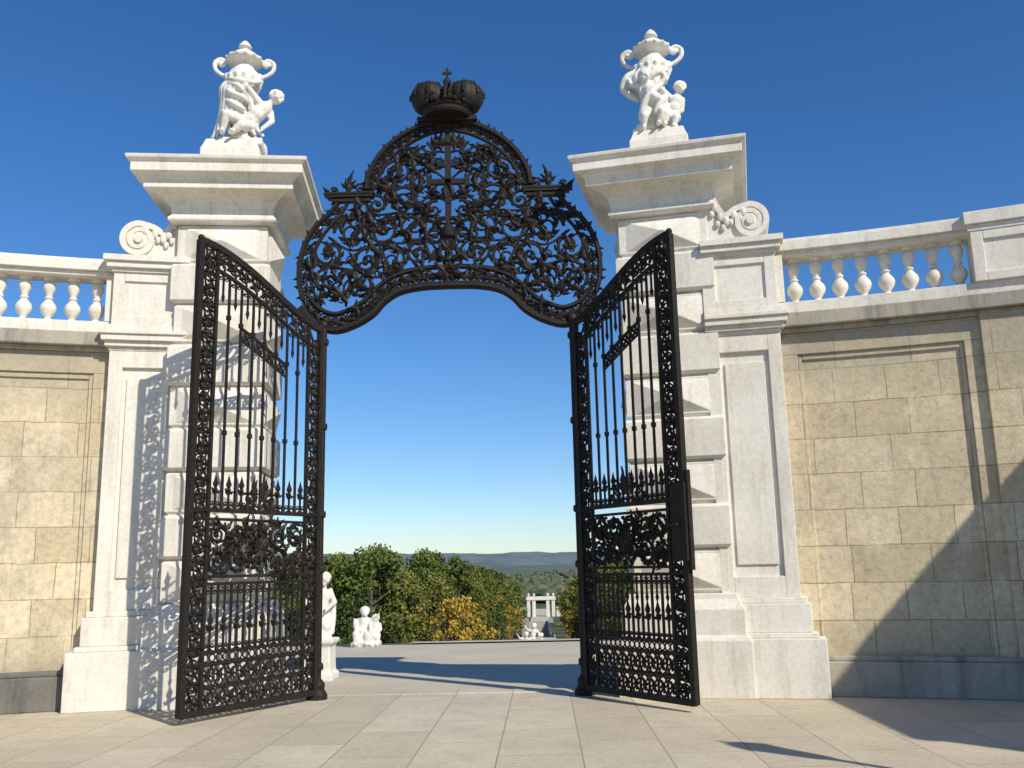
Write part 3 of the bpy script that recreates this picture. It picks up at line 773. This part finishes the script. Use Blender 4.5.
def statue_right():
    mb=MB(); rock(mb,.31,.27,.2,4)
    mb.lathe([(.22,.1),(.19,.35),(.18,.6),(.17,.75)],(0,.04,0),14)
    urn(mb,.72,1.12,.0)
    for k in range(8):
        a=math.pi*1.0+k*.3; cx,cy=math.cos(a),math.sin(a)
        drape(mb,[[(.20*cx,.22*cy,1.12),(-.06+.28*cx,.25*cy,.96),(.02+.19*cx,.24*cy,.72),(.06+.20*cx,.26*cy,.42),(.0+.29*cx,.27*cy,.14)]],.034)
    drape(mb,[[(-.2,-.1,1.12),(-.36,-.12,1.02),(-.42,-.08,.86),(-.32,-.1,.72),(-.2,-.14,.6)],[(-.2,-.05,1.02),(-.34,-.06,.92),(-.37,-.04,.80),(-.26,-.08,.66)],[(.2,-.2,1.02),(.0,-.3,.92),(-.16,-.28,.75),(-.14,-.28,.5)],
      [(.12,-.3,.75),(-.02,-.38,.6),(-.14,-.36,.42),(-.2,-.3,.2)],[(.2,-.26,.6),(.1,-.36,.45),(.0,-.38,.25)],[(-.1,-.35,.62),(.02,-.4,.5),(.14,-.36,.42)]],.042)
    putto(mb,dict(pel=(.0,-.27,.44),che=(-.06,-.29,.68),head=(-.10,-.34,.88),face=(-.4,-1,.1),
        arm_l=((-.15,-.28,.74),(-.30,-.24,.82),(-.34,-.12,.98)),arm_r=((.05,-.28,.74),(.18,-.30,.82),(.14,-.22,.98)),
        leg_l=((-.06,-.28,.38),(-.14,-.36,.24),(-.16,-.30,.08)),leg_r=((.05,-.26,.38),(.10,-.40,.26),(.04,-.36,.10))),.85)
    putto(mb,dict(pel=(.24,-.12,.32),che=(.30,-.14,.54),head=(.36,-.16,.74),face=(.5,-.8,0),
        arm_l=((.22,-.18,.58),(.14,-.28,.64),(.06,-.3,.72)),arm_r=((.38,-.12,.56),(.37,-.1,.40),(.28,-.2,.32)),
        leg_l=((.20,-.16,.30),(.16,-.34,.24),(.12,-.32,.09)),leg_r=((.28,-.10,.30),(.28,-.28,.22),(.24,-.26,.08))),.82)
    return mb
for side,fn in ((-1,statue_left),(1,statue_right)):
    ob=sculpt('urn_with_putti_statue',fn(),Matrix.Translation((PXS[side]+(.10 if side<0 else -.06),.1 if side<0 else .24,7.46))@Matrix.Rotation(-side*rad(8),4,'Z')@Matrix.Diagonal((1.02,1.02,.96,1)),.0125)
mb=MB(); mb.M=Matrix.Identity(4)
mb.sq([(.26,0),(.26,.10),(.22,.14),(.21,.50),(.26,.56),(.26,.62)])
mb.M=Matrix.Translation((0,0,-.12))
mb.lathe([(.2,.72),(.17,.9),(.14,1.1),(.12,1.2)],n=12)
putto(mb,dict(pel=(.02,0,1.10),che=(.04,-.02,1.38),head=(.06,-.03,1.64),face=(.3,-1,0),arm_l=((-.07,0,1.42),(-.2,-.08,1.3),(-.12,-.16,1.18)),arm_r=((.15,0,1.42),(.24,-.06,1.28),(.16,-.16,1.2)),leg_l=((-.04,0,1.05),(-.06,-.08,.9),(-.08,-.04,.78)),leg_r=((.08,0,1.05),(.12,-.1,.92),(.08,-.06,.78))))
drape(mb,[[(-.15,-.1,1.2),(0,-.16,1.12),(.18,-.1,1.2)],[(.16,0,1.5),(.2,.02,1.2),(.2,0,.8)],[(-.14,.05,1.4),(-.18,.02,1.1),(-.2,0,.78)]],.04)
sculpt('cherub_statue',mb,Matrix.Translation((-2.36,2.7,-.07)),.016)
mb=MB(); rock(mb,.30,.25,.2,8)
putto(mb,dict(pel=(-.08,0,.30),che=(-.06,-.02,.52),head=(-.03,-.04,.74),face=(.4,-1,0),arm_l=((-.16,0,.56),(-.24,-.08,.42),(-.12,-.2,.36)),arm_r=((.04,0,.56),(.16,-.05,.5),(.24,-.1,.62)),leg_l=((-.12,-.03,.28),(-.2,-.22,.28),(-.2,-.22,.08)),leg_r=((-.02,-.03,.28),(.05,-.22,.25),(.04,-.22,.08))))
putto(mb,dict(pel=(.2,.05,.24),che=(.2,.03,.42),head=(.2,0,.58),face=(-.4,-1,0),arm_l=((.12,.03,.45),(.08,-.08,.36),(.1,-.16,.3)),arm_r=((.28,.03,.45),(.32,-.05,.35),(.26,-.14,.3)),leg_l=((.16,0,.22),(.14,-.2,.2),(.14,-.2,.06)),leg_r=((.24,0,.22),(.28,-.18,.2),(.28,-.2,.06))),.85)
drape(mb,[[(-.25,-.05,.6),(-.2,-.18,.4),(-.05,-.22,.2)],[(.1,-.1,.5),(.15,-.2,.3),(.3,-.2,.15)]],.04)
sculpt('putti_group_statue',mb,Matrix.Translation((-3.62,13.3,gz(13.3)))@Matrix.Scale(1.22,4),.022)
mb=MB(); mb.lathe([(.9,-2.9),(.9,-2.2),(.5,-2.0),(.4,-.5),(.7,-.35),(.7,-.2)],n=16)
for i,(x,z,s) in enumerate(((-.35,.0,1.0),(.3,-.05,.95),(0,.35,1.1))):
    putto(mb,dict(pel=(x,0,z+.1),che=(x+.08,-.02,z+.34),head=(x+.1,-.04,z+.6),face=(0,-1,0),arm_l=((x-.05,0,z+.4),(x-.2,-.1,z+.45),(x-.3,-.1,z+.6)),arm_r=((x+.2,0,z+.4),(x+.3,-.1,z+.3),(x+.3,-.2,z+.2)),leg_l=((x-.05,0,z),(x-.2,-.2,z),(x-.25,-.2,z-.25)),leg_r=((x+.05,0,z),(x+.1,-.25,z),(x+.1,-.2,z-.25))),s)
sculpt('fountain_sculpture',mb,Matrix.Translation((.55,30,-1.95)),.03)

# ---------------------------------------------------------------- distant garden gateway
def gateway(y,zb):
    root=empty('garden_gateway',(0,y,zb)); mb=MB()
    for x in (-3.4,-1.9,1.9,3.4): mb.box(x-.45,x+.45,y-.5,y+.5,zb-1,zb+3.9)
    mb.box(-4.1,4.1,y-.7,y+.7,zb+3.9,zb+4.5); mb.box(-3.9,3.9,y-.5,y+.5,zb+4.5,zb+4.9)
    for x in (-3.4,-1.9,1.9,3.4): mb.lathe([(.2,0),(.35,.3),(.25,.7),(.05,.9)],(x,y,zb+4.9),8)
    mb.box(-7,-4.2,y-.3,y+.3,zb-1,zb+2.0); mb.box(4.2,7,y-.3,y+.3,zb-1,zb+2.0)
    par(mb.build('arches',[STONE],bevel=.03),root)
gateway(250,gz(250)+.5)
mb=MB()
for i in range(14): mb.box(-1.6,1.6,130+i*1.2,131.2+i*1.2,gz(130)-3,gz(130)+.1+i*.10)
for x in (-2.0,2.0): mb.box(x-.35,x+.35,129,147,gz(130)-3,gz(130)+1.9)
mb.build('garden_steps',[GREY])

# ---------------------------------------------------------------- trees
def treemesh(name,mats,seed,R=2.6,H=8.5,clumps=95,per=46,ls=.17):
    rr=random.Random(seed); mb=MB()
    mb.mat=0
    mb.tube([(0,0,-.5),(.05,0,H*.3),(0,.08,H*.6),(.05,0,H*.85)],[.24,.2,.12,.04],8)
    for i in range(9):
        a=rr.uniform(0,TAU); z=H*rr.uniform(.2,.6); L=R*rr.uniform(.5,.85)
        mb.tube([(0,0,z),(L*.5*math.cos(a),L*.5*math.sin(a),z+L*.35),(L*math.cos(a),L*math.sin(a),z+L*.8)],[.1,.06,.02],5)
    lobes=[(rr.uniform(0,TAU),rr.uniform(.45,.9)) for _ in range(5)]
    for c in range(clumps):
        t=rr.random()**.75; z=H*(.12+.84*t)
        rad_=R*math.sqrt(max(.02,1-((t-.45)/.57)**2))*(.78+.22*math.sin(c*1.7))
        if rr.random()<.55:
            l=rr.choice(lobes); a=l[0]+rr.gauss(0,.35)
            if t>.7: rad_*=l[1]
        else: a=rr.uniform(0,TAU)
        q=rad_*rr.uniform(.5,1.0)
        cx,cy=q*math.cos(a),q*math.sin(a); cr_=R*rr.uniform(.13,.26)
        mb.mat=1 if rr.random()<.6 else 2
        for k in range(per):
            v=Vector((rr.gauss(0,1),rr.gauss(0,1),rr.gauss(0,1))).normalized()*cr_*rr.uniform(.5,1.1)
            p=Vector((cx,cy,z))+Vector((v.x,v.y,v.z*.75))
            d=Vector((rr.gauss(0,1),rr.gauss(0,1),rr.gauss(0,.7)+.3)).normalized(); e=d.orthogonal().normalized(); g=d.cross(e)
            s=ls*rr.uniform(.6,1.3)
            mb.add([p-e*s,p+g*s*.7,p+e*s,p-g*s*.7],[(0,1,2,3)])
    ob=mb.build(name,[BARK]+mats,fix=False); return ob
protos=[treemesh('linden_tree',LG,1,2.7,8.5,120,62,.105),treemesh('linden_tree',LG,2,3.1,8.2,125,62,.105),treemesh('chestnut_tree',LO,3,1.9,5.2,65,52,.10),treemesh('maple_tree',LY,4,2.3,7.4,105,58,.105)]
used=set()
def tree(k,x,y,top,w=1.0):
    if k!=2 and y<120:        # set the rows a little further down the slope
        f=(y+24)/(y+12); x=1.16+(x-1.16)*f; top=1.58+(top-1.58)*f; y=y+12*1.0
    H=[8.5,8.2,5.2,7.4][k]
    base=gz(y)
    sz=(top-base)/(H*.98)
    if k in used:
        o=bpy.data.objects.new(protos[k].name.split('.')[0],protos[k].data); scene.collection.objects.link(o)
    else: o=protos[k]; used.add(k)
    o.location=(x,y,base); o.scale=(sz*w,sz*w,sz); o.rotation_euler=(0,0,random.uniform(0,TAU))
T=[(0,-10.2,38,2.2),(1,-8.2,39,2.7),(3,-6.8,41,1.5),(1,-6.3,49,2.6),(3,-5.4,45,1.0),(0,-5.1,57,2.3),(1,-4.5,68,1.5),(3,-4.2,60,.6),(0,-4.0,84,1.3),(3,-3.8,98,.2),(1,-3.6,112,-.3),(2,-4.3,50,-.5),(2,-4.9,47,-.5),(2,-4.0,130,-1.5),(2,-3.6,86,-1.5),(2,-3.6,104,-1.5),
   (0,-13,41,2.4),(1,-16,45,2.6),(0,-20,47,2.2),(3,-24,50,2.0),(0,-11,58,2.9),(1,-15,66,2.5),(0,-9.5,75,2.9),(1,-19,80,3),(0,-8,95,1.8),(0,-12,110,2.0),(1,-30,60,3),
   (1,5.0,52,1.4),(0,5.6,62,1.8),(3,4.7,75,.6),(2,4.0,64,-1.6),(1,6.6,46,1.8),(0,5.2,90,.4),(2,4.2,100,-2.4),(0,9,50,2.5),(1,13,52,2.5),(0,18,56,2.5),(3,23,60,2.5),(1,8,72,2),(0,11,84,2),(0,4.8,115,-.6),
   (0,-7,170,-2.5),(1,-9,190,-2),(3,-6.5,200,-3),(0,8,170,-2.5),(1,9,195,-2),(3,-12,215,-2),(0,13,215,-2),(0,-5,150,-2.5),(1,5.5,150,-2.5)]
for t in T: tree(*t,w=random.uniform(.9,1.08))
mb=MB(); rr=random.Random(9)
for i in range(1000):
    y=rr.choice((270,340,420,560,800,1100,1500,2000))*rr.uniform(.85,1.15); x=rr.uniform(-.30,.30)*y
    if abs(x)<12 and y<330: continue
    s=rr.uniform(1.6,3.6)*(1+y/1100)
    b=gz(y)
    for k in range(5):
        mb.mat=rr.choice((0,0,1)); q=s*rr.uniform(.35,1.0)
        mb.ell((x+rr.uniform(-s,s)*2,y+rr.uniform(-s,s),b+s*rr.uniform(.2,.8)),(q,q,q*rr.uniform(.6,1.0)),7,5)
mb.build('distant_trees',[plain('distant_foliage',(.055,.08,.04),(.09,.115,.06),.3),plain('distant_foliage_olive',(.11,.115,.055),(.14,.135,.065),.3)],smooth=False,fix=False)
